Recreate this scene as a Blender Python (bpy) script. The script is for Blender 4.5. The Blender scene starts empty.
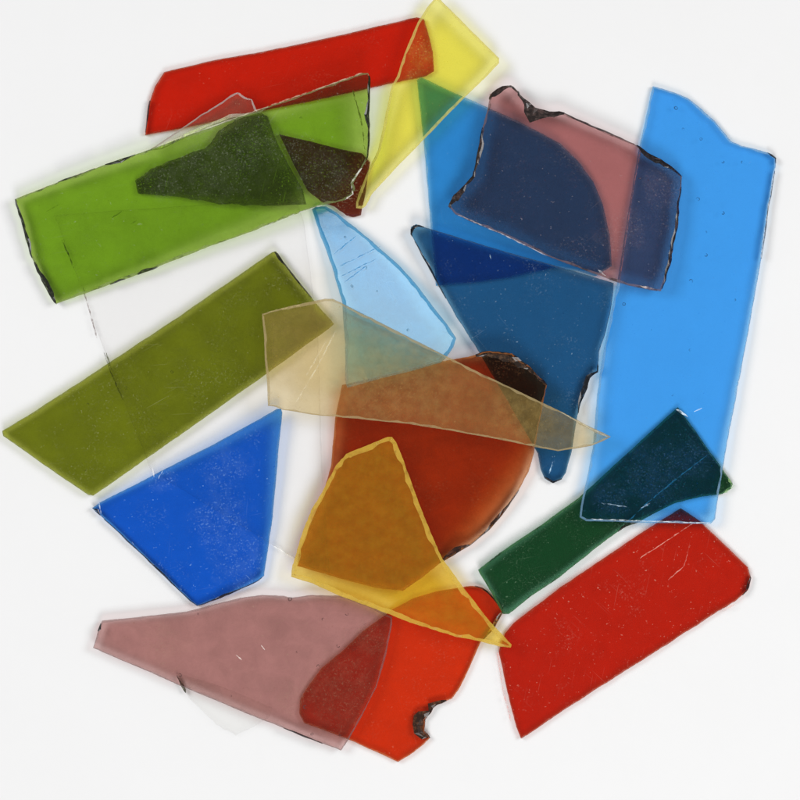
import bpy, bmesh, math, random
import numpy as np
from itertools import combinations
from mathutils import Vector, Matrix, Quaternion

S = 0.0004            # metres per photo pixel (the spread of glass is about 32 cm across)
H = 1.2               # camera height above the table
GAP = 0.00025
scene = bpy.context.scene
COL = scene.collection
rng = random.Random(7)

# ------------------------------------------------------------------ colour helpers
def lin1(v):
    v /= 255.0
    return v / 12.92 if v <= 0.04045 else ((v + 0.055) / 1.055) ** 2.4
def lin(rgb): return tuple(lin1(v) for v in rgb)

# ------------------------------------------------------------------ materials
class NT:
    def __init__(self, name):
        self.m = bpy.data.materials.new(name)
        self.m.use_nodes = True
        self.t = self.m.node_tree
        self.t.nodes.clear()
    def n(self, kind, **kw):
        nd = self.t.nodes.new(kind)
        for k, v in kw.items():
            if k in nd.inputs: nd.inputs[k].default_value = v
            else: setattr(nd, k, v)
        return nd
    def l(self, a, b): self.t.links.new(a, b)
    def math(self, op, a, b=None, clamp=False):
        nd = self.t.nodes.new('ShaderNodeMath'); nd.operation = op; nd.use_clamp = clamp
        for i, v in enumerate((a, b)):
            if v is None: continue
            if isinstance(v, (int, float)): nd.inputs[i].default_value = v
            else: self.l(v, nd.inputs[i])
        return nd.outputs[0]
    def ramp(self, src, lo, hi):
        nd = self.t.nodes.new('ShaderNodeMapRange'); nd.clamp = True
        nd.interpolation_type = 'SMOOTHSTEP'
        nd.inputs['From Min'].default_value = lo; nd.inputs['From Max'].default_value = hi
        self.l(src, nd.inputs['Value'])
        return nd.outputs['Result']
    def noise(self, vec, scale, detail=2.0, rough=0.5, dist=0.0):
        nd = self.t.nodes.new('ShaderNodeTexNoise')
        nd.inputs['Scale'].default_value = scale; nd.inputs['Detail'].default_value = detail
        nd.inputs['Roughness'].default_value = rough; nd.inputs['Distortion'].default_value = dist
        self.l(vec, nd.inputs['Vector'])
        return nd.outputs['Fac']
    def coords(self, off):
        tc = self.t.nodes.new('ShaderNodeTexCoord')
        mp = self.t.nodes.new('ShaderNodeMapping')
        mp.inputs['Location'].default_value = off
        self.l(tc.outputs['Object'], mp.inputs['Vector'])
        return mp.outputs['Vector']
    def schlick(self, f0=0.04, cap=1.0):
        lw = self.t.nodes.new('ShaderNodeLayerWeight'); lw.inputs['Blend'].default_value = 0.5
        p = self.math('POWER', lw.outputs['Facing'], 5.0)
        return self.math('MINIMUM', self.math('ADD', self.math('MULTIPLY', p, 1 - f0), f0), cap)
    def mix(self, fac, a, b):
        nd = self.t.nodes.new('ShaderNodeMixShader')
        if isinstance(fac, (int, float)): nd.inputs[0].default_value = fac
        else: self.l(fac, nd.inputs[0])
        self.l(a, nd.inputs[1]); self.l(b, nd.inputs[2])
        return nd.outputs[0]
    def out(self, surf, vol=None):
        o = self.t.nodes.new('ShaderNodeOutputMaterial')
        self.l(surf, o.inputs['Surface'])
        if vol is not None: self.l(vol, o.inputs['Volume'])

def c4(c): return (c[0], c[1], c[2], 1.0)

def volume(nt, T, thick):
    sg = [max(-math.log(min(max(t, 0.0004), 0.997)) / (2.3 * thick), 0.05) for t in T]
    d = max(sg)
    v = nt.n('ShaderNodeVolumeAbsorption', Density=d)
    v.inputs['Color'].default_value = (1 - sg[0] / d, 1 - sg[1] / d, 1 - sg[2] / d, 1)
    return v.outputs[0]

def glass_mat(name, T, thick, haze=0.02, haze_col=(.6, .6, .6), smudge=(), speck=0.35, patch=0.5, wave=0.2,
              f0=0.026, rough=0.04, mottle=0.045, off=None, rim=None):
    """tinted sheet glass: body colour absorbed in the volume; dust, grit and rubbed haze on the faces"""
    nt = NT(name)
    off = off or (rng.random() * 3, rng.random() * 3, rng.random() * 3)
    co = nt.coords(off)
    # grit: tiny pale specks gathered in patches, and broader rubbed haze
    pat = nt.ramp(nt.noise(co, 60, 4, .65), .60 - patch * .28, .86 - patch * .2)
    if smudge:                    # rubbed, gritty places with a shape of their own
        oc = nt.n('ShaderNodeTexCoord').outputs['Object']
        jit = nt.noise(co, 130, 3, .6); smu = None
        for sx, sy, sr in smudge:
            dd = nt.n('ShaderNodeVectorMath', operation='DISTANCE'); nt.l(oc, dd.inputs[0]); dd.inputs[1].default_value = (sx, sy, thick)
            q = nt.math('ADD', nt.math('DIVIDE', dd.outputs['Value'], sr), nt.math('MULTIPLY', nt.math('SUBTRACT', jit, .5), 1.6))
            one = nt.ramp(q, 1.15, .35)
            smu = one if smu is None else nt.math('MAXIMUM', smu, one)
        pat = nt.math('MAXIMUM', pat, smu)
    fine = nt.ramp(nt.noise(co, 1250, 3, .65), .52, .70)
    dots = nt.math('MULTIPLY', nt.ramp(nt.noise(co, 1050, 1, .4), .70, .77), nt.ramp(nt.noise(co, 260, 2, .5), .35, .75))
    cloud = nt.ramp(nt.noise(co, 240, 6, .72), .3, .85)
    # hair scratches: noise drawn out along one or two directions
    scr = None
    for ang in (rng.random() * 3.1, rng.random() * 3.1):
        mp = nt.n('ShaderNodeMapping'); mp.inputs['Scale'].default_value = (50, 2300, 1)
        rt = nt.n('ShaderNodeMapping'); rt.inputs['Rotation'].default_value = (0, 0, ang)
        nt.l(co, rt.inputs['Vector']); nt.l(rt.outputs['Vector'], mp.inputs['Vector'])
        q = nt.ramp(nt.noise(mp.outputs['Vector'], 1, 1, .4), .70, .80)
        scr = q if scr is None else nt.math('MAXIMUM', scr, q)
    scr = nt.math('MULTIPLY', scr, nt.ramp(nt.noise(co, 38, 2, .5), .42, .68))
    m = nt.math('MULTIPLY', fine, pat)
    m = nt.math('MULTIPLY', m, speck)
    m = nt.math('MAXIMUM', m, nt.math('MULTIPLY', dots, min(1.0, speck * 1.6)))
    m = nt.math('MAXIMUM', m, nt.math('MULTIPLY', scr, speck * .7))
    hz = nt.math('ADD', nt.math('MULTIPLY', cloud, haze * .55), haze * .65)
    if smudge: hz = nt.math('ADD', hz, nt.math('MULTIPLY', nt.math('MULTIPLY', smu, cloud), speck * .3))
    fac = nt.math('MAXIMUM', hz, m, clamp=True)
    # uneven tint: streaky handmade glass
    tr = nt.n('ShaderNodeBsdfTransparent')
    if mottle > 0:
        mo = nt.ramp(nt.noise(co, 120, 9, .74, .5), .28, .74)
        cr = nt.n('ShaderNodeMix', data_type='RGBA')
        cr.inputs['A'].default_value = (.998, .998, .998, 1)
        k = 1 - mottle
        cr.inputs['B'].default_value = (k, k, k, 1)
        nt.l(mo, cr.inputs['Factor']); nt.l(cr.outputs['Result'], tr.inputs['Color'])
    else:
        tr.inputs['Color'].default_value = (.998, .998, .998, 1)
    df = nt.n('ShaderNodeBsdfDiffuse', Color=c4(haze_col))
    body = nt.mix(fac, tr.outputs[0], df.outputs[0])
    bp = nt.n('ShaderNodeBump', Strength=wave, Distance=.0004)
    nt.l(nt.math('ADD', nt.noise(co, 45, 2, .5), nt.math('MULTIPLY', nt.noise(co, 420, 2, .5), .05)), bp.inputs['Height'])
    gl = nt.n('ShaderNodeBsdfGlossy', Roughness=rough)
    nt.l(bp.outputs[0], gl.inputs['Normal'])
    face = nt.mix(nt.schlick(f0), body, gl.outputs[0])
    at = nt.n('ShaderNodeAttribute', attribute_name='rim')
    nt.out(nt.mix(at.outputs['Fac'], face, rim_shader(nt, co, *rim)), volume(nt, T, thick))
    return nt.m

def rim_shader(nt, co, col, opaque, dark=0.0, cap=.4):
    """the cut or broken edge: partly clear, frosted, with darker conchoidal flakes"""
    tr = nt.n('ShaderNodeBsdfTransparent', Color=(.87, .87, .87, 1) if cap > .1 else (.98, .98, .98, 1))  # edge darkened by tint, standing in for light that refraction would turn away
    df = nt.n('ShaderNodeBsdfDiffuse', Color=c4(col))
    v = nt.ramp(nt.noise(co, 260, 3, .5), .05, .5)
    body = nt.mix(nt.math('MULTIPLY', v, opaque), tr.outputs[0], df.outputs[0])
    if dark > 0:
        dk = nt.n('ShaderNodeBsdfDiffuse', Color=(col[0] * .08 + .004, col[1] * .08 + .004, col[2] * .08 + .004, 1))
        body = nt.mix(nt.math('MULTIPLY', nt.ramp(nt.noise(co, 170, 3, .6), .60 - dark * .4, .72 - dark * .3), min(1, .55 + dark * .45)), body, dk.outputs[0])
    gl = nt.n('ShaderNodeBsdfGlossy', Roughness=.16)
    return nt.mix(nt.schlick(min(.07, cap), cap), body, gl.outputs[0])

def chip_mat(name, col):
    nt = NT(name)
    co = nt.coords((rng.random(), rng.random(), rng.random()))
    a = nt.n('ShaderNodeBsdfDiffuse', Color=(.010 + col[0] * .09, .009 + col[1] * .09, .009 + col[2] * .09, 1))
    b = nt.n('ShaderNodeBsdfDiffuse', Color=(.015 + col[0] * .55, .013 + col[1] * .55, .012 + col[2] * .55, 1))
    body = nt.mix(nt.ramp(nt.noise(co, 500, 4, .7), .46, .68), a.outputs[0], b.outputs[0])
    gl = nt.n('ShaderNodeBsdfGlossy', Roughness=.15)
    nt.out(nt.mix(nt.schlick(.04, .4), body, gl.outputs[0]))
    return nt.m

def plain_mat(name, col, opaque):
    nt = NT(name)
    tr = nt.n('ShaderNodeBsdfTransparent', Color=(1, 1, 1, 1))
    df = nt.n('ShaderNodeBsdfDiffuse', Color=c4(col))
    co = nt.coords((0, 0, 0))
    f = nt.math('MULTIPLY', nt.ramp(nt.noise(co, 500, 2, .6), .3, .62), opaque)
    nt.out(nt.mix(f, tr.outputs[0], df.outputs[0]))
    return nt.m

# ------------------------------------------------------------------ outlines
def area2(P):
    return sum(P[i][0] * P[(i + 1) % len(P)][1] - P[(i + 1) % len(P)][0] * P[i][1] for i in range(len(P)))

def resample(pts, step=2.6, seed=1):
    """pts: (x, y[, roughness]) photo-scale outline; the edge that starts at a point has that roughness"""
    r = random.Random(seed)
    out, amp = [], []
    n = len(pts)
    for i in range(n):
        p = pts[i]; q = pts[(i + 1) % n]
        rg = p[2] if len(p) > 2 else 0.28
        L = math.hypot(q[0] - p[0], q[1] - p[1])
        k = max(1, round(L / step))
        for j in range(k):
            t = j / k
            out.append((p[0] + (q[0] - p[0]) * t, p[1] + (q[1] - p[1]) * t))
            amp.append(rg if j else min(rg, .35))
    m = len(out)
    ra = [r.uniform(-1, 1) for _ in range(m)]
    rb = [r.uniform(-1, 1) for _ in range(m // 4 + 2)]
    res = []
    for i in range(m):
        a, b = out[i - 1], out[(i + 1) % m]
        dx, dy = b[0] - a[0], b[1] - a[1]
        L = math.hypot(dx, dy) or 1
        q = i / 4; k = int(q); f = q - k
        low = rb[k] * (1 - f) + rb[k + 1] * f
        d = amp[i] * (.45 * ra[i] + .85 * low)
        res.append((out[i][0] - dy / L * d, out[i][1] + dx / L * d))
    return res

def inside(p, P):
    x, y = p; c = False; n = len(P)
    for i in range(n):
        x1, y1 = P[i]; x2, y2 = P[i - 1]
        if (y1 > y) != (y2 > y) and x < (x2 - x1) * (y - y1) / (y2 - y1) + x1: c = not c
    return c

def crossings(P, Q):
    res = []
    for i in range(len(P)):
        a, b = P[i - 1], P[i]
        for j in range(len(Q)):
            c, d = Q[j - 1], Q[j]
            r = (b[0] - a[0], b[1] - a[1]); s = (d[0] - c[0], d[1] - c[1])
            den = r[0] * s[1] - r[1] * s[0]
            if abs(den) < 1e-15: continue
            t = ((c[0] - a[0]) * s[1] - (c[1] - a[1]) * s[0]) / den
            u = ((c[0] - a[0]) * r[1] - (c[1] - a[1]) * r[0]) / den
            if 0 <= t <= 1 and 0 <= u <= 1: res.append((a[0] + t * r[0], a[1] + t * r[1]))
    return res

def rest_plane(cons, c):
    """lowest pose of a rigid sheet: min z at the centroid with z0 + a dx + b dy >= h at every contact point"""
    A = [(1.0, x - c[0], y - c[1], h) for x, y, h in cons]
    A = np.array(A); lim = 0.22
    box = np.array([(0, 1, 0, -lim), (0, -1, 0, -lim), (0, 0, 1, -lim), (0, 0, -1, -lim)], float)
    far = np.hypot(A[:, 1], A[:, 2])
    work = list(dict.fromkeys([int(np.argmax(A[:, 3])), int(np.argmax(A[:, 1])), int(np.argmin(A[:, 1])),
                               int(np.argmax(A[:, 2])), int(np.argmin(A[:, 2]))]))
    best = None
    for _ in range(60):
        W = np.vstack([A[work], box]); best = None
        for tri in combinations(range(len(W)), 3):
            M = W[list(tri), :3]
            if abs(np.linalg.det(M)) < 1e-9: continue
            x = np.linalg.solve(M, W[list(tri), 3])
            if (W[:, :3] @ x - W[:, 3] > -1e-8).all() and (best is None or x[0] < best[0]): best = x
        if best is None: return np.array([A[:, 3].max(), 0, 0])
        viol = A[:, :3] @ best - A[:, 3]
        k = int(np.argmin(viol))
        if viol[k] > -1e-7: break
        work.append(k)
    return best

placed = []           # (coarse world polygon, centre, (z0, a, b) of the bottom plane, thickness)
def to_plane(px, py, c, pl, lift):
    """the point of the sheet's (lifted) plane that is seen at this place of the photograph"""
    X, Y = (px - 400) * S, (400 - py) * S
    z0, a, b = pl
    # point = (X k, Y k, H (1-k)) ; plane z = z0 + lift + a (x - cx) + b (y - cy)
    k = (H - z0 - lift + a * c[0] + b * c[1]) / (H + a * X + b * Y)
    return (X * k, Y * k, H * (1 - k))

def settle(pts, thick):
    base = [((p[0] - 400) * S, (400 - p[1]) * S) for p in pts]
    c = (sum(p[0] for p in base) / len(base), sum(p[1] for p in base) / len(base))
    A = area2(base)      # area centroid
    cx = sum((base[i][0] + base[(i + 1) % len(base)][0]) * (base[i][0] * base[(i + 1) % len(base)][1] - base[(i + 1) % len(base)][0] * base[i][1]) for i in range(len(base))) / (3 * A)
    cy = sum((base[i][1] + base[(i + 1) % len(base)][1]) * (base[i][0] * base[(i + 1) % len(base)][1] - base[(i + 1) % len(base)][0] * base[i][1]) for i in range(len(base))) / (3 * A)
    c = (cx, cy); pl = (0.0, 0.0, 0.0)
    for _ in range(3):
        P = [to_plane(p[0], p[1], c, pl, thick)[:2] for p in pts]
        cons = [(x, y, GAP) for x, y in P]
        for Q, qc, qp, qt in placed:
            spots = [p for p in P if inside(p, Q)] + [q for q in Q if inside(q, P)] + crossings(P, Q)
            for x, y in spots:
                cons.append((x, y, qp[0] + qp[1] * (x - qc[0]) + qp[2] * (y - qc[1]) + qt + GAP))
        pl = tuple(float(v) for v in rest_plane(cons, c))
    placed.append((P, c, pl, thick))
    return c, pl

# ------------------------------------------------------------------ building a shard
def link(name, me, mats):
    o = bpy.data.objects.new(name, me)
    for m in mats: me.materials.append(m)
    COL.objects.link(o)
    return o

def shard(label, pts, rgb=None, T=None, thick=.0025, smudge=(), rim=(1.5, .9), rim_op=.35, rim_col=None, rim_dark=0.0, rim_cap=.4, facet=None,
          chips=(), bubbles=(), marks=(), seed=1, name='glass_shard', haze=.02, haze_col=None, group='coloured glass shards in the heap', **kw):
    if T is None: T = tuple(min(.99, v / .88) for v in lin(rgb))
    c, pl = settle(pts, thick)
    nrm = Vector((-pl[1], -pl[2], 1)).normalized()
    R = Vector((0, 0, 1)).rotation_difference(nrm).to_matrix()
    org = Vector((c[0], c[1], pl[0]))
    Ri = R.transposed()
    def loc(px, py, lift=thick):
        # position of a photo point in the shard's own frame
        w = Vector(to_plane(px, py, c, pl, lift))
        return Ri @ (w - org)
    out = resample(pts, seed=seed)
    if area2([(p[0], -p[1]) for p in out]) < 0: out.reverse()
    n = len(out)
    L = [loc(*p).to_2d() for p in out]
    r = random.Random(seed + 100)
    # inward normals and a chamfer whose width wanders
    ins = []
    for i in range(n):
        a, b = L[i - 1], L[(i + 1) % n]
        d = (b - a); d = d.normalized() if d.length > 0 else Vector((1, 0))
        ins.append(Vector((-d.y, d.x)))
    wv = [r.random() for _ in range(n // 3 + 3)]
    bm = bmesh.new()
    bot, mid, top = [], [], []
    for i in range(n):
        near = 1.0
        for g in range(2, 12):         # keep the bevel clear of the far side at sharp corners
            for j in (i - g, (i + g) % n):
                dd = (L[i] - L[j]).length
                if dd < .72 * g * 2.6 * S: near = min(near, dd)
        q = i / 3; k = int(q); f = q - k
        w = (rim[0] + rim[1] * (2 * (wv[k] * (1 - f) + wv[k + 1] * f) - 1)) * S
        w = max(.2 * S, min(w, .38 * near))
        p = L[i]; t = p + ins[i] * w
        e = p + ins[i] * (.25 * S * r.random())
        bot.append(bm.verts.new((e.x, e.y, 0)))
        mid.append(bm.verts.new((p.x, p.y, thick - min(w * (.55 + .3 * r.random()), thick * .5) - .0001)))
        top.append(bm.verts.new((t.x, t.y, thick)))
    lay = bm.faces.layers.float.new('rim')
    bm.faces.new(top); bm.faces.new(list(reversed(bot)))
    for i in range(n):
        j = (i + 1) % n
        bm.faces.new((bot[i], bot[j], mid[j], mid[i]))[lay] = 1.0
        bm.faces.new((mid[i], mid[j], top[j], top[i]))[lay] = 1.0
    sm = [(*loc(a, b).to_2d(), c_ * S) for a, b, c_ in smudge]
    mats = [glass_mat(name, T, thick, smudge=sm, haze=haze, haze_col=haze_col or tuple(.25 + .6 * min(1, t) ** .5 for t in T),
                      rim=(rim_col or tuple(.12 + .7 * min(1, t) ** .6 for t in T), rim_op, rim_dark, rim_cap), **kw)]
    drop = lambda p: 0.0
    if facet:                     # the sheet thins towards one side: a shallow second facet
        FA = loc(*facet[0]).to_2d(); FB = loc(*facet[1]).to_2d(); d = (FB - FA).normalized(); FG = Vector((-d.y, d.x))
        geom = [e for e in bm.edges] + [f for f in bm.faces] + [v for v in bm.verts]
        drop = lambda p: max(0.0, (Vector((p[0], p[1])) - FA).dot(FG)) * math.tan(math.radians(facet[2]))
        bmesh.ops.bisect_plane(bm, geom=geom, dist=1e-7, plane_co=(FA.x, FA.y, 0), plane_no=(FG.x, FG.y, 0))
        for v in bm.verts:
            if v.co.z > thick * .3: v.co.z -= drop(v.co)
    # seeds trapped at the surface: tiny flattened rings
    if bubbles:
        mats.append(plain_mat(name + '_seed', tuple(.02 + .16 * t for t in T), .75))
        for bx, by, br in bubbles:
            o = loc(bx, by); rr = br * S
            sq = .75 + .5 * r.random(); ph = r.random() * 6
            ring = []
            for k in range(12):
                a = k * math.tau / 12
                rows = []
                for rad, dz in ((rr, .00002), (rr * .78, .00014), (rr * .5, .00002)):
                    v = Vector((math.cos(a) * rad * sq, math.sin(a) * rad, 0))
                    v.rotate(Matrix.Rotation(ph, 3, 'Z'))
                    rows.append(bm.verts.new((o.x + v.x, o.y + v.y, thick + dz - drop(o))))
                ring.append(rows)
            for k in range(12 if r.random() < .55 else 8):
                A, B = ring[k], ring[(k + 1) % 12]
                for q in range(2):
                    bm.faces.new((A[q], B[q], B[q + 1], A[q + 1])).material_index = 1
    # scratches, cracks and drawn edge lines: slender ribbons a hair above the face
    for path, wpx, mcol, op in marks:
        mats.append(plain_mat(name + '_line', mcol, op)); mi = len(mats) - 1
        fine = []
        for (x0, y0), (x1, y1) in zip(path, path[1:]):
            k = max(1, round(math.hypot(x1 - x0, y1 - y0) / 3))
            fine += [(x0 + (x1 - x0) * q / k + r.uniform(-.35, .35), y0 + (y1 - y0) * q / k + r.uniform(-.35, .35)) for q in range(k)]
        fine.append(path[-1])
        prev = None
        for k, p in enumerate(fine):
            a = fine[max(0, k - 1)]; b = fine[min(len(fine) - 1, k + 1)]
            d = math.hypot(b[0] - a[0], b[1] - a[1]) or 1
            ww = wpx * .5 * (.35 + .9 * r.random()) * (1 if 0 < k < len(fine) - 1 else .2)
            nx, ny = -(b[1] - a[1]) / d * ww, (b[0] - a[0]) / d * ww
            u = loc(p[0] + nx, p[1] + ny); v = loc(p[0] - nx, p[1] - ny)
            cur = (bm.verts.new((u.x, u.y, thick + .00006 - drop(u))), bm.verts.new((v.x, v.y, thick + .00006 - drop(v))))
            if prev: bm.faces.new((prev[0], cur[0], cur[1], prev[1])).material_index = mi
            prev = cur
    me = bpy.data.meshes.new(name)
    bm.to_mesh(me); bm.free()
    o = link(name, me, mats)
    o.location = org; o.rotation_euler = R.to_euler()
    o['label'] = label; o['category'] = 'glass shard'
    if group: o['group'] = group
    # broken edges: dark flaked bands that wrap the rim
    for ci, ch in enumerate(chips):
        p0, p1, wpx = ch[:3]
        i0 = min(range(n), key=lambda i: math.hypot(out[i][0] - p0[0], out[i][1] - p0[1]))
        i1 = min(range(n), key=lambda i: math.hypot(out[i][0] - p1[0], out[i][1] - p1[1]))
        fw = (i1 - i0) % n; bw = (i0 - i1) % n
        idx = [(i0 + k) % n for k in range(fw + 1)] if fw <= bw else [(i1 + k) % n for k in range(bw + 1)]
        if len(idx) < 3: continue
        idx = idx[:-1:2] + [idx[-1]]
        cb = bmesh.new(); prev = None; m = len(idx)
        wq = [r.random() for _ in range(m // 3 + 3)]
        for k, i in enumerate(idx):
            q = k / 3; kk = int(q); ff = q - kk
            env = min(1, 2.5 * k / m + .15, 2.5 * (m - 1 - k) / m + .15)
            w = 1.35 * wpx * S * env * (.12 + 1.0 * (wq[kk] * (1 - ff) + wq[kk + 1] * ff) + .25 * r.random())
            near = min((L[i] - L[j]).length for j in (i - 3, (i + 3) % n))
            w = min(w, .8 * near) if wpx < 4 else w
            p = L[i]; nn = ins[i]
            zz = .00012 + .00022 * r.random()
            pts4 = [p - nn * (.45 * S), p - nn * (.35 * S * (r.random() + .6)), p + nn * w * (.35 + .3 * r.random()), p + nn * w]
            zs = [thick * (.15 + .3 * r.random()), thick * (.75 + .2 * r.random()), thick + zz, thick + .00004]
            cur = [cb.verts.new((a.x, a.y, max(.0001, z - drop(a)))) for a, z in zip(pts4, zs)]
            if prev:
                for q in range(3):
                    if r.random() < .5: cb.faces.new((prev[q], cur[q], cur[q + 1], prev[q + 1]))
                    else:
                        cb.faces.new((prev[q], cur[q], cur[q + 1])); cb.faces.new((prev[q], cur[q + 1], prev[q + 1]))
            prev = cur
        cm = bpy.data.meshes.new('broken_edge'); cb.to_mesh(cm); cb.free()
        e = link('broken_edge', cm, [chip_mat('broken_edge', ch[3] if len(ch) > 3 else tuple(min(1, t * 1.2) for t in T))])
        e.parent = o
    print('SHARD %-60s z=%.1fmm tilt=(%.1f,%.1f)deg' % (label[:60], pl[0] * 1000, math.degrees(math.atan(pl[1])), math.degrees(math.atan(pl[2]))))
    return o

# ------------------------------------------------------------------ the table
def table():
    nt = NT('white_board')
    co = nt.coords((0, 0, 0))
    b = nt.n('ShaderNodeBsdfPrincipled')
    b.inputs['Roughness'].default_value = .55
    b.inputs['Specular IOR Level'].default_value = .25
    mx = nt.n('ShaderNodeMix', data_type='RGBA')
    mx.inputs['A'].default_value = (.84, .842, .845, 1); mx.inputs['B'].default_value = (.815, .815, .815, 1)
    nt.l(nt.noise(co, 30, 6, .7), mx.inputs['Factor']); nt.l(mx.outputs['Result'], b.inputs['Base Color'])
    nt.out(b.outputs[0])
    bm = bmesh.new()
    bmesh.ops.create_cube(bm, size=1)
    for v in bm.verts:
        v.co.x *= 3.2; v.co.y *= 3.2; v.co.z = v.co.z * .03 - .015
    bmesh.ops.bevel(bm, geom=bm.edges[:], offset=.004, segments=2, affect='EDGES')
    me = bpy.data.meshes.new('white_tabletop'); bm.to_mesh(me); bm.free()
    o = link('white_tabletop', me, [nt.m]); o['kind'] = 'structure'
table()

# ------------------------------------------------------------------ the glass, lowest first (outlines in photo pixels; 3rd number = roughness of that edge)
CLEAR = (.985, .978, .972)
shard('thin clear colourless sheet lying lowest, its fine edge showing beside the light green strip',
      [(54, 215), (98, 335), (124, 402), (151, 471), (225, 516), (272, 545), (300, 562), (330, 578), (322, 470), (318, 330), (304, 222), (296, 200), (262, 200)],
      T=CLEAR, thick=.002, rim=(1.1, .5), rim_op=.06, rim_cap=.03, f0=.008, mottle=0, rim_col=(.42, .36, .33), haze=.008, speck=.04, seed=11,
      marks=[([(83, 288), (90, 312), (97, 338)], 1.5, (.16, .1, .09), .7), ([(62, 240), (74, 268)], 1.6, (.03, .04, .01), .8),
             ([(104, 352), (113, 378), (123, 400)], 1.5, (.05, .05, .02), .7), ([(272, 545), (298, 561)], 1.4, (.93, .93, .9), .9)])  # these marks trace the sheet's own edge in dark and pale lines
shard('small clear colourless chunk peeking out below the long mauve piece',
      [(176, 673), (181, 686), (190, 700), (214, 722, 1.0), (236, 736, 1.0), (252, 728, 1.0), (270, 716), (272, 708), (225, 688)],
      T=(.97, .967, .95), rim=(1.6, .8), rim_op=.03, rim_cap=.03, f0=.008, mottle=0, rim_col=(.62, .6, .52), haze=.006, speck=.03, seed=12,
      chips=[((178, 676), (186, 693), 3, (.5, .5, .35))])
shard('long red strip at the top left, partly under the light green strip',
      [(145, 135), (146, 124), (149, 103), (155, 86), (164, 72), (210, 61), (270, 50), (345, 34), (417, 17), (424, 19), (429, 36), (433, 52), (434, 71), (426, 76), (392, 83), (330, 97), (250, 113), (196, 125)],
      rgb=(206, 28, 5), rim=(1.2, .6), rim_op=.4, rim_col=(.4, .05, .03), seed=13, speck=.12, haze=.006, haze_col=(.7, .3, .2),
      chips=[((145, 133), (150, 100), 1.6, (.3, .02, .02))])
shard('dark wine red shard jutting out below the right end of the light green strip',
      [(279, 134), (310, 141), (340, 149), (362, 153), (370, 162), (366, 190), (363, 205), (361, 215), (354, 217, .8), (346, 215), (334, 206), (322, 202), (308, 191), (294, 165)],
      rgb=(112, 28, 6), rim_op=.3, rim_col=(.12, .03, .02), seed=14, speck=.5, patch=.9, haze=.03, mottle=.1, haze_col=(.55, .4, .3))
shard('dark smoky textured shard lying wholly beneath the light green strip',
      [(135, 181, .8), (151, 168, 1.2), (181, 157, 1.2), (206, 147, 1), (219, 130, 1.2), (234, 120, 1.0), (258, 111, .6), (267, 116), (275, 138), (288, 164), (302, 188), (306, 204), (262, 206, 1), (215, 203, 1), (186, 198, 1), (138, 193, .6)],
      rgb=(128, 118, 126), rim_op=.3, rim_col=(.2, .2, .18), seed=15, speck=.75, patch=1.0, haze=.05, mottle=.35, haze_col=(.6, .6, .55))
shard('frosty clear chip over the red strip with its peak above the light green strip',
      [(150, 149), (171, 135), (194, 119), (217, 104, .6), (232, 94, .6), (237, 92, 1), (245, 97, 1.0), (252, 99, .8), (257, 110), (262, 114), (230, 117), (195, 131), (160, 148)],
      T=(.86, .84, .82), thick=.0022, rim=(2.2, 1.2), rim_op=.55, rim_col=(.75, .66, .62), seed=16, speck=.3, patch=.8, haze=.06, haze_col=(.72, .42, .28))
shard('bright mid blue shard beneath the purple one, its tip under the yellow piece',
      [(417, 80), (421, 77), (430, 81), (455, 93), (487, 107), (520, 122), (560, 143), (580, 163), (594, 182), (603, 205), (610, 235), (612, 266), (596, 276), (575, 270), (554, 268), (510, 278), (480, 282), (436, 286), (431, 230), (424, 143)],
      rgb=(44, 142, 218), rim_op=.35, rim_col=(.35, .62, .85), seed=17, speck=.1, haze=.008)
shard('large deep red shard at the lower right with a blunt rounded corner',
      [(681, 508), (700, 521), (725, 545), (748, 567), (751, 578), (748, 590), (735, 602, .8), (716, 613, .5), (660, 649, .4), (600, 687, .4), (560, 713, .4), (521, 739), (516, 727), (507, 690), (499, 652), (505, 634), (514, 623), (528, 612), (560, 588), (600, 561), (640, 534)],
      rgb=(192, 28, 8), rim=(1.4, .7), rim_op=.4, rim_col=(.5, .07, .04), seed=19, speck=.3, patch=.35, haze=.008, haze_col=(.8, .4, .3),
      marks=[([(640, 558), (668, 540), (694, 522)], 1.1, (.8, .4, .32), .7), ([(668, 580), (684, 566), (688, 552)], 1.0, (.8, .42, .35), .6),
             ([(497, 652), (503, 690), (511, 722)], 1.6, (.75, .35, .32), .7), ([(735, 604), (722, 611)], 2.2, (.85, .6, .55), .8)],
      chips=[((751, 576), (744, 596), 2, (.3, .03, .02))])
shard('vivid orange red shard with a dark notch bitten from its lower right',
      [(299, 713), (300, 700), (308, 687), (322, 668), (342, 652), (362, 632), (392, 610), (412, 599), (434, 592), (470, 586), (480, 587), (489, 593), (497, 603), (503, 611), (494, 628), (481, 642), (471, 664), (460, 688), (452, 699), (444, 702, 1.2), (433, 708, 1), (425, 720, 1), (424, 731, 1), (430, 738), (424, 744), (410, 755), (398, 762), (378, 753), (352, 741), (304, 723)],
      rgb=(214, 48, 11), rim=(1.4, .7), rim_op=.45, rim_col=(.65, .15, .04), seed=20, speck=.12, haze=.006, haze_col=(.8, .4, .25),
      chips=[((447, 700), (430, 739), 13, (.22, .07, .02)), ((503, 612), (484, 640), 2.5, (.9, .35, .08)), ((476, 586), (500, 607), 1.6, (.3, .03, .02))])
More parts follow.
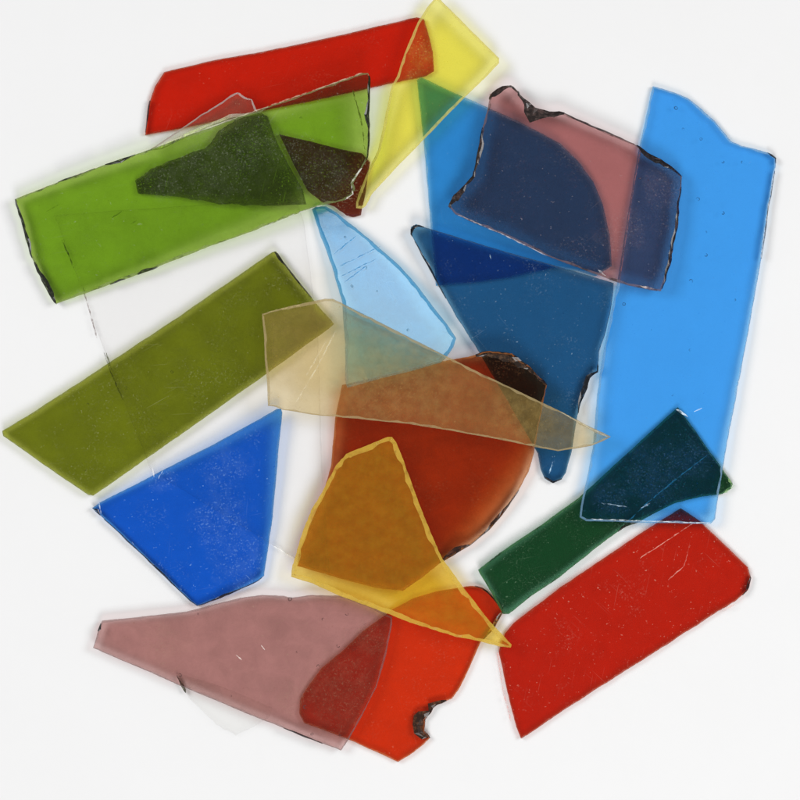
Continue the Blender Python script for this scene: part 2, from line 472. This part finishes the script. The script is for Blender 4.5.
shard('dark green strip between the red shards, its wide end under the sky blue slab',
      [(478, 570), (500, 553), (540, 526), (580, 497), (630, 451), (678, 407), (690, 423), (709, 450), (722, 468), (733, 484), (731, 489), (722, 494), (700, 497), (676, 503), (655, 513), (641, 521), (624, 527), (600, 545), (560, 577), (530, 597), (509, 614), (503, 614), (492, 594)],
      rgb=(13, 64, 31), rim=(1.7, .8), rim_op=.5, rim_col=(.06, .2, .07), seed=22, speck=.2, patch=.9, haze=.012, haze_col=(.3, .48, .3), rim_dark=.2,
      marks=[([(707, 455), (680, 476), (647, 503), (622, 527)], 1.3, (.35, .55, .45), .5), ([(728, 478), (733, 486), (724, 493)], 3, (.3, .5, .2), .7)],
      chips=[((618, 531), (641, 521), 2.0, (.03, .1, .03))])
shard('teal blue kite shaped shard with a dark corner left of the sky blue slab',
      [(411, 234), (411, 227), (416, 224), (424, 227), (460, 238), (500, 250), (560, 267), (594, 277), (614, 283), (612, 304), (606, 332), (599, 352), (598, 372, 1), (590, 378, 1), (583, 398, 1), (577, 418), (572, 450), (566, 473), (562, 479), (553, 483, .7), (545, 479), (541, 470), (538, 454), (522, 426), (500, 388), (479, 352), (456, 316), (436, 281)],
      rgb=(27, 85, 132), rim=(1.4, .7), rim_op=.35, rim_col=(.08, .17, .28), seed=23, speck=.3, patch=.45, haze=.008,
      chips=[((408, 238), (424, 226), 3.2, (.02, .05, .09)), ((414, 240), (445, 298), 1.5, (.03, .06, .12)), ((600, 364), (580, 412), 4.0, (.02, .04, .07)), ((562, 479), (543, 477), 2.4, (.02, .04, .1))],
      marks=[([(553, 462), (549, 474)], 1.6, (.5, .75, .95), .8), ([(490, 254), (491, 259)], 1.2, (.5, .7, .8), .7), ([(546, 274), (545, 279)], 1.2, (.6, .7, .8), .7)])
shard('thick reddish amber dome shaped shard with dark chipped top beneath the beige piece',
      [(342, 385), (370, 379), (400, 372), (438, 362), (466, 357, .6), (490, 351, .8), (512, 353, .8), (528, 365, .8), (547, 385, .6), (543, 405), (538, 430), (534, 455), (529, 472), (518, 493), (506, 511), (490, 530), (470, 546), (442, 562), (422, 578), (403, 591), (375, 588), (345, 580), (297, 566), (300, 549), (310, 525), (323, 495), (331, 465), (335, 420)],
      rgb=(164, 42, 5), thick=.005, facet=((514, 450), (444, 538), 15), rim=(1.6, .9), rim_op=.4, rim_col=(.6, .2, .05), seed=18, speck=.14, patch=.6, haze=.012, mottle=.16, haze_col=(.55, .24, .1),
      chips=[((476, 356), (547, 386), 9, (.16, .08, .04)), ((470, 546), (520, 490), 2.4, (.25, .07, .02)), ((440, 563), (470, 547), 4.5, (.2, .05, .02))])
shard('big sky blue slab with a scooped top edge on the right side of the heap',
      [(653, 86), (660, 88), (674, 92), (688, 98), (702, 109), (715, 121), (724, 132), (731, 141), (742, 146), (756, 149), (770, 153), (776, 158), (776, 166), (769, 206), (762, 256), (752, 312), (742, 366, .5), (732, 420, .5), (725, 456, .5), (719, 492), (715, 519), (711, 524), (660, 523), (586, 521), (580, 517), (581, 505), (587, 480), (593, 448), (597, 400), (602, 362), (609, 325), (617, 288), (628, 215), (640, 145)],
      rgb=(66, 160, 255), thick=.0028, rim=(1.8, .9), rim_op=.4, rim_col=(.3, .58, .9), seed=24, speck=.10, patch=0, smudge=((655, 475, 40), (690, 460, 26), (610, 500, 24)), haze=.010, haze_col=(.2, .42, .85), f0=.012, mottle=.015, wave=.3,
      chips=[((768, 153), (777, 164), 3.6, (.02, .05, .12)), ((776, 170), (762, 258), .9, (.1, .25, .45))],
      bubbles=[(676, 108, 2.2), (683, 129, 1.3), (701, 139, 1.6), (723, 162, 1.3), (742, 162, 1.2), (723, 213, 1.8), (706, 232, 1.3), (698, 199, 1.8), (706, 255, 1.8), (691, 281, 2), (624, 304, 1.8), (672, 395, 1.4), (690, 350, 1.2), (652, 330, 1.2), (735, 300, 1.3)],
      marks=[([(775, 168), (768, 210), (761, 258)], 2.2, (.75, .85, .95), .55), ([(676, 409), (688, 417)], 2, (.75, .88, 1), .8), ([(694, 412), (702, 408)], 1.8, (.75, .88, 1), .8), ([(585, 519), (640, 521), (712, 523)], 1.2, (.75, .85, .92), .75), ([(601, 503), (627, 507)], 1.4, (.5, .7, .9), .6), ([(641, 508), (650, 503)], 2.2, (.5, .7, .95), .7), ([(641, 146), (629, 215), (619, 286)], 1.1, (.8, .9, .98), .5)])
shard('rough edged purplish pink shard lying across the blue glass at the upper right',
      [(489, 102), (490, 94, .8), (500, 88, 1), (511, 85, 1.2), (519, 91, 1.2), (524, 98, 1.2), (533, 106, 1), (547, 112, .9), (562, 112, .6), (582, 121), (610, 133), (637, 145, .8), (650, 155, 1), (660, 158, .8), (672, 167), (682, 176), (681, 192, 1), (677, 225, 1), (673, 252, 1), (666, 280, .8), (661, 291, .6), (650, 290, .6), (618, 282), (585, 270), (548, 256), (500, 233), (470, 221), (456, 214, .9), (448, 206, 1.1), (452, 197, 1.2), (464, 187, 1.2), (473, 176, 1), (478, 150, .9), (483, 125, .7)],
      rgb=(176, 107, 106), thick=.003, rim=(1.8, 1.0), rim_op=.4, rim_col=(.3, .18, .17), seed=25, speck=.14, patch=.5, smudge=((620, 230, 30), (660, 190, 22)), haze=.008, rim_dark=.25, haze_col=(.6, .5, .5),
      chips=[((489, 100), (522, 93), 4.5, (.14, .08, .07)), ((518, 92), (566, 113), 9.5, (.14, .09, .08)), ((636, 145), (681, 177), 4.5, (.04, .03, .05)), ((681, 186), (662, 290), 2.6, (.09, .07, .09)), ((474, 172), (449, 208), 5, (.1, .06, .06)), ((482, 128), (474, 174), 2.8, (.12, .08, .08)), ((560, 113), (634, 144), 1.3, (.2, .1, .1))],
      marks=[([(598, 270), (606, 276)], 2.4, (.8, .78, .78), .7), ([(458, 215), (500, 233), (548, 256)], 1.2, (.75, .7, .72), .5), ([(640, 286), (655, 289)], 2, (.75, .65, .65), .6)],
      bubbles=[(492, 121, 1), (545, 180, 1), (648, 180, 1), (640, 178, 1.2)])
shard('olive green strip on the left side, its right end under the beige piece',
      [(2, 431), (30, 414), (92, 374), (184, 313), (272, 252), (276, 251), (283, 262), (310, 296), (334, 324), (328, 329), (255, 382), (180, 435), (93, 496), (88, 495), (40, 462), (3, 436)],
      rgb=(113, 123, 8), rim=(1.5, .8), rim_op=.4, rim_col=(.3, .32, .08), seed=26, speck=.2, patch=.7, haze=.016, mottle=.1, haze_col=(.55, .55, .3),
      chips=[((274, 251), (286, 266), 3, (.15, .15, .05)), ((284, 264), (312, 298), 1.4, (.12, .12, .04))],
      marks=[([(106, 352), (114, 378), (122, 398)], 1.3, (.06, .07, .01), .8)],
      bubbles=[(172, 372, 1.5), (88, 404, 1), (126, 388, 1.5), (85, 470, 1.6), (195, 396, 1)])
shard('royal blue four sided shard on the left below the olive strip',
      [(92, 508), (99, 503), (150, 477), (220, 441), (277, 409), (281, 409), (282, 413), (277, 465), (272, 520), (266, 562), (264, 576), (258, 581), (232, 593), (204, 604), (197, 606), (190, 601), (164, 576), (135, 548), (108, 523)],
      rgb=(14, 90, 204), rim=(1.4, .7), rim_op=.4, rim_col=(.12, .3, .6), seed=27, speck=.30, patch=.45, smudge=((228, 470, 26), (222, 520, 34), (240, 560, 34), (165, 480, 16)), haze=.008, haze_col=(.28, .5, .85),
      chips=[((93, 509), (99, 515), 2.5, (.03, .1, .3)), ((104, 518), (196, 606), 1.0, (.03, .1, .3)), ((197, 606), (262, 579), 1.4, (.03, .07, .2))],
      marks=[([(152, 466), (154, 477)], 1.2, (.85, .85, .85), .6), ([(99, 503), (101, 514)], 1.3, (.7, .82, .95), .7), ([(158, 479), (163, 470)], 1.2, (.55, .7, .9), .7), ([(132, 542), (134, 545)], 1.8, (.75, .85, .95), .8)])
shard('long tapering mauve pink shard at the bottom left over the orange red one',
      [(93, 648), (97, 634), (102, 621), (140, 617), (186, 612), (215, 604), (240, 598), (262, 595), (284, 596), (290, 598), (312, 595), (340, 596), (358, 601), (376, 609), (392, 617), (392, 624), (386, 656), (376, 688), (362, 716), (350, 738), (341, 751), (335, 748), (300, 735), (250, 715), (190, 690), (140, 668)],
      rgb=(190, 132, 128), rim=(1.5, .8), rim_op=.35, rim_col=(.3, .2, .19), seed=28, speck=.13, patch=.5, smudge=((340, 690, 48), (372, 640, 26), (165, 645, 28), (290, 700, 20)), haze=.02, mottle=.12, haze_col=(.6, .48, .3),
      chips=[((98, 632), (102, 623), 2, (.06, .03, .03)), ((282, 729), (322, 744), 1.6, (.15, .06, .06))],
      bubbles=[(290, 599, 2.4), (347, 614, 1.7), (323, 619, 1.2), (365, 624, 1.5), (338, 646, 1.7), (297, 652, 1.2), (318, 666, 1.7), (305, 707, 2), (354, 649, 1.6), (180, 675, 2.2), (312, 734, 1.4), (231, 696, 1.2), (198, 614, 1.2), (340, 735, 1.3)],
      marks=[([(235, 654), (242, 660)], 1.1, (.85, .72, .66), .8), ([(261, 645), (265, 650)], 1.3, (.85, .75, .7), .8)])
LIGHT_BLUE = shard('pale icy blue glossy shard with fine scratches, in the middle of the heap',
      [(312, 209), (316, 206), (326, 206), (336, 212), (346, 220), (372, 241), (400, 266), (418, 286), (436, 310), (450, 328), (456, 338), (453, 347), (447, 356), (441, 362), (420, 368), (380, 378), (347, 387), (345, 380), (345, 345), (342, 302), (332, 266), (320, 234)],
      rgb=(62, 178, 255), rim=(3.4, .9), rim_op=.3, rim_col=(.07, .3, .68), seed=29, speck=.2, patch=.6, mottle=.10, haze=.010, haze_col=(.45, .8, .98), f0=.16, rough=.10, wave=.3, facet=((456, 361), (332, 298), 3.5),
      marks=[([(334, 254), (356, 236)], 1.0, (.1, .3, .55), .75), ([(340, 266), (381, 246)], 1.0, (.12, .3, .55), .8), ([(341, 276), (376, 259)], 1.1, (.1, .28, .5), .75), ([(345, 282), (366, 266)], 1.2, (.08, .22, .45), .75)],
      bubbles=[(345, 237, 1), (366, 268, 1.2), (352, 286, 1.2), (387, 320, 1), (408, 330, 1.3), (377, 291, 1)])
shard('light green wide strip with a jagged black left edge at the upper left',
      [(15, 199), (60, 181), (110, 163), (160, 146, .5), (220, 124, .5), (290, 99), (340, 81), (362, 73), (368, 73), (370, 78), (369, 112, .6), (369, 140, .6), (368, 158), (362, 168, .5), (357, 176, .4), (353, 183, .3), (355, 189), (351, 195), (344, 200), (336, 202), (322, 205), (306, 210), (260, 228, .4), (200, 250, .4), (150, 270, .4), (100, 288, .4), (56, 304), (50, 297, .9), (40, 276, .9), (30, 256, .9), (24, 232, .9)],
      rgb=(120, 166, 26), thick=.003, rim=(1.9, 1.1), rim_op=.45, rim_col=(.3, .38, .14), seed=30, speck=.14, patch=.1, smudge=((215, 165, 46), (255, 150, 40), (170, 182, 26), (325, 178, 34), (295, 150, 20)), haze=.008, mottle=.08, rim_dark=.15, haze_col=(.52, .54, .44),
      chips=[((15, 200), (32, 258), 3.0, (.06, .09, .03)), ((32, 262), (55, 304), 3.8, (.05, .07, .03)), ((106, 165), (134, 154), 4.0, (.12, .17, .04)), ((58, 182), (96, 168), 1.6, (.12, .17, .04)), ((369, 76), (368, 160), 3.6, (.07, .11, .03)), ((138, 274), (158, 267), 3.0, (.12, .18, .05)), ((110, 285), (126, 279), 2.2, (.12, .16, .04))],
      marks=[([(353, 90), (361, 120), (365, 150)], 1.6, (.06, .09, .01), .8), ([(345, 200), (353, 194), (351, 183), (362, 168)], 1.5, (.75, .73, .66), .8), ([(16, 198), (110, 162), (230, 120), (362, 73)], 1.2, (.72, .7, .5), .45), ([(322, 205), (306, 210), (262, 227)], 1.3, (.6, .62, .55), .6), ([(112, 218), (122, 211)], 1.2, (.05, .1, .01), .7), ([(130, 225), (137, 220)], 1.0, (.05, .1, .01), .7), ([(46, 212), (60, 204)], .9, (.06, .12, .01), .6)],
      bubbles=[(301, 118, 1.4), (268, 118, 1), (320, 140, 1), (180, 230, 1)])
shard('bright yellow shard at the top over the red strip and the blue tip',
      [(436, -3), (441, 0), (470, 29), (499, 58), (499, 63), (484, 79), (465, 97), (430, 133), (395, 169), (372, 194), (366, 206), (362, 209), (356, 208), (356, 202), (361, 188), (370, 166), (378, 150), (384, 122), (391, 88), (397, 76), (408, 44), (418, 22), (428, 6)],
      rgb=(255, 230, 84), rim=(2.4, .6), rim_op=.5, rim_col=(.9, .78, .2), seed=32, speck=.2, patch=.2, smudge=((422, 50, 20), (412, 76, 10)), mottle=.02, haze=.022, haze_col=(.85, .8, .25), wave=.4)
shard('large translucent beige shard across the middle of the heap, tapering to a thin point',
      [(262, 314), (290, 306), (325, 299), (333, 299), (341, 303), (358, 312), (375, 320), (410, 338), (440, 353), (480, 373), (520, 392), (560, 411), (590, 427), (604, 433), (611, 437), (604, 441), (592, 446), (575, 449), (558, 451), (545, 449), (520, 444), (480, 436), (440, 429), (400, 423), (347, 418), (315, 415), (283, 410), (276, 407), (268, 406), (267, 380), (265, 360), (264, 335)],
      rgb=(240, 220, 168), rim=(2.0, 1.0), rim_op=.6, rim_col=(.55, .42, .2), seed=33, speck=.2, patch=.75, haze=.10, haze_col=(.74, .54, .2), mottle=.06, smudge=((400, 380, 70), (520, 415, 40)),
      marks=[([(336, 330), (318, 366), (296, 402)], 1.2, (.8, .74, .55), .5), ([(328, 338), (306, 376)], .9, (.8, .74, .55), .4), ([(268, 312), (300, 305)], 1.4, (.75, .62, .3), .5), ([(560, 412), (592, 429), (608, 437)], 1.2, (.6, .55, .4), .6)],
      bubbles=[(563, 428, 1.8)])
shard('honey amber shard with glowing edges lying on top of the reddish dome',
      [(388, 437), (392, 437), (396, 442), (404, 462, .6), (415, 492, .6), (426, 520, .6), (442, 559, .4), (466, 591), (490, 622), (512, 645), (511, 648), (500, 647), (478, 641), (455, 637, .5), (430, 629, .6), (400, 619, .6), (372, 608, .5), (340, 596, .5), (310, 583), (291, 577), (292, 568, .6), (298, 548, .6), (303, 530, .8), (312, 508, .8), (325, 486, .8), (336, 465, .6), (346, 454), (368, 445)],
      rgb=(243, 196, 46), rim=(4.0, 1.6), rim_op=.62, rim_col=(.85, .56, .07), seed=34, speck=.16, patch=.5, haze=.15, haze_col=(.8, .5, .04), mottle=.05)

# ------------------------------------------------------------------ light
w = bpy.data.worlds.new('World'); scene.world = w; w.use_nodes = True
bg = w.node_tree.nodes['Background']
bg.inputs['Color'].default_value = (1, .985, .97, 1); bg.inputs['Strength'].default_value = .16

LAMP = 7.7
def softbox(name, loc, size, power, col=(1, 1, 1), aim=(0, 0, 0)):
    d = bpy.data.lights.new(name, 'AREA'); d.shape = 'SQUARE'; d.size = size; d.energy = power; d.color = col
    o = bpy.data.objects.new(name, d); COL.objects.link(o); o.location = loc
    o.rotation_euler = (Vector(aim) - Vector(loc)).to_track_quat('-Z', 'Y').to_euler()
    return o
softbox('softbox_lamp', (-.8, .35, 1.05), .55, LAMP)
softbox('softbox_lamp', (.8, .25, 1.05), .55, LAMP)
softbox('softbox_lamp', (.1, -.85, 1.05), .55, LAMP)
KEY = 1.25
# key lamp stands where the tilted pale blue shard mirrors it
lb = Matrix.Identity(3)
nb = LIGHT_BLUE.rotation_euler.to_matrix() @ Vector((0, 0, 1))
pb = LIGHT_BLUE.location
inc = (pb - Vector((0, 0, H))).normalized()
ref = inc - 2 * inc.dot(nb) * nb
print('mirror direction of the pale blue shard', ref)
softbox('key_softbox_lamp', pb + ref * 4.0, .42, KEY, aim=pb)

# ------------------------------------------------------------------ camera and render settings
cd = bpy.data.cameras.new('camera'); cam = bpy.data.objects.new('camera', cd); COL.objects.link(cam)
cam.location = (0, 0, H); cam.rotation_euler = (0, 0, 0)
cd.sensor_width = 36; cd.lens = 36 * H / (800 * S); cd.clip_start = .05; cd.clip_end = 50
scene.camera = cam
scene.render.engine = 'CYCLES'
cy = scene.cycles
cy.max_bounces = 12; cy.diffuse_bounces = 4; cy.glossy_bounces = 4; cy.transparent_max_bounces = 96
cy.caustics_reflective = False; cy.caustics_refractive = False; cy.sample_clamp_indirect = 6
vs = scene.view_settings
vs.view_transform = 'Standard'; vs.look = 'None'; vs.exposure = 0; vs.gamma = 1; vs.use_curve_mapping = False
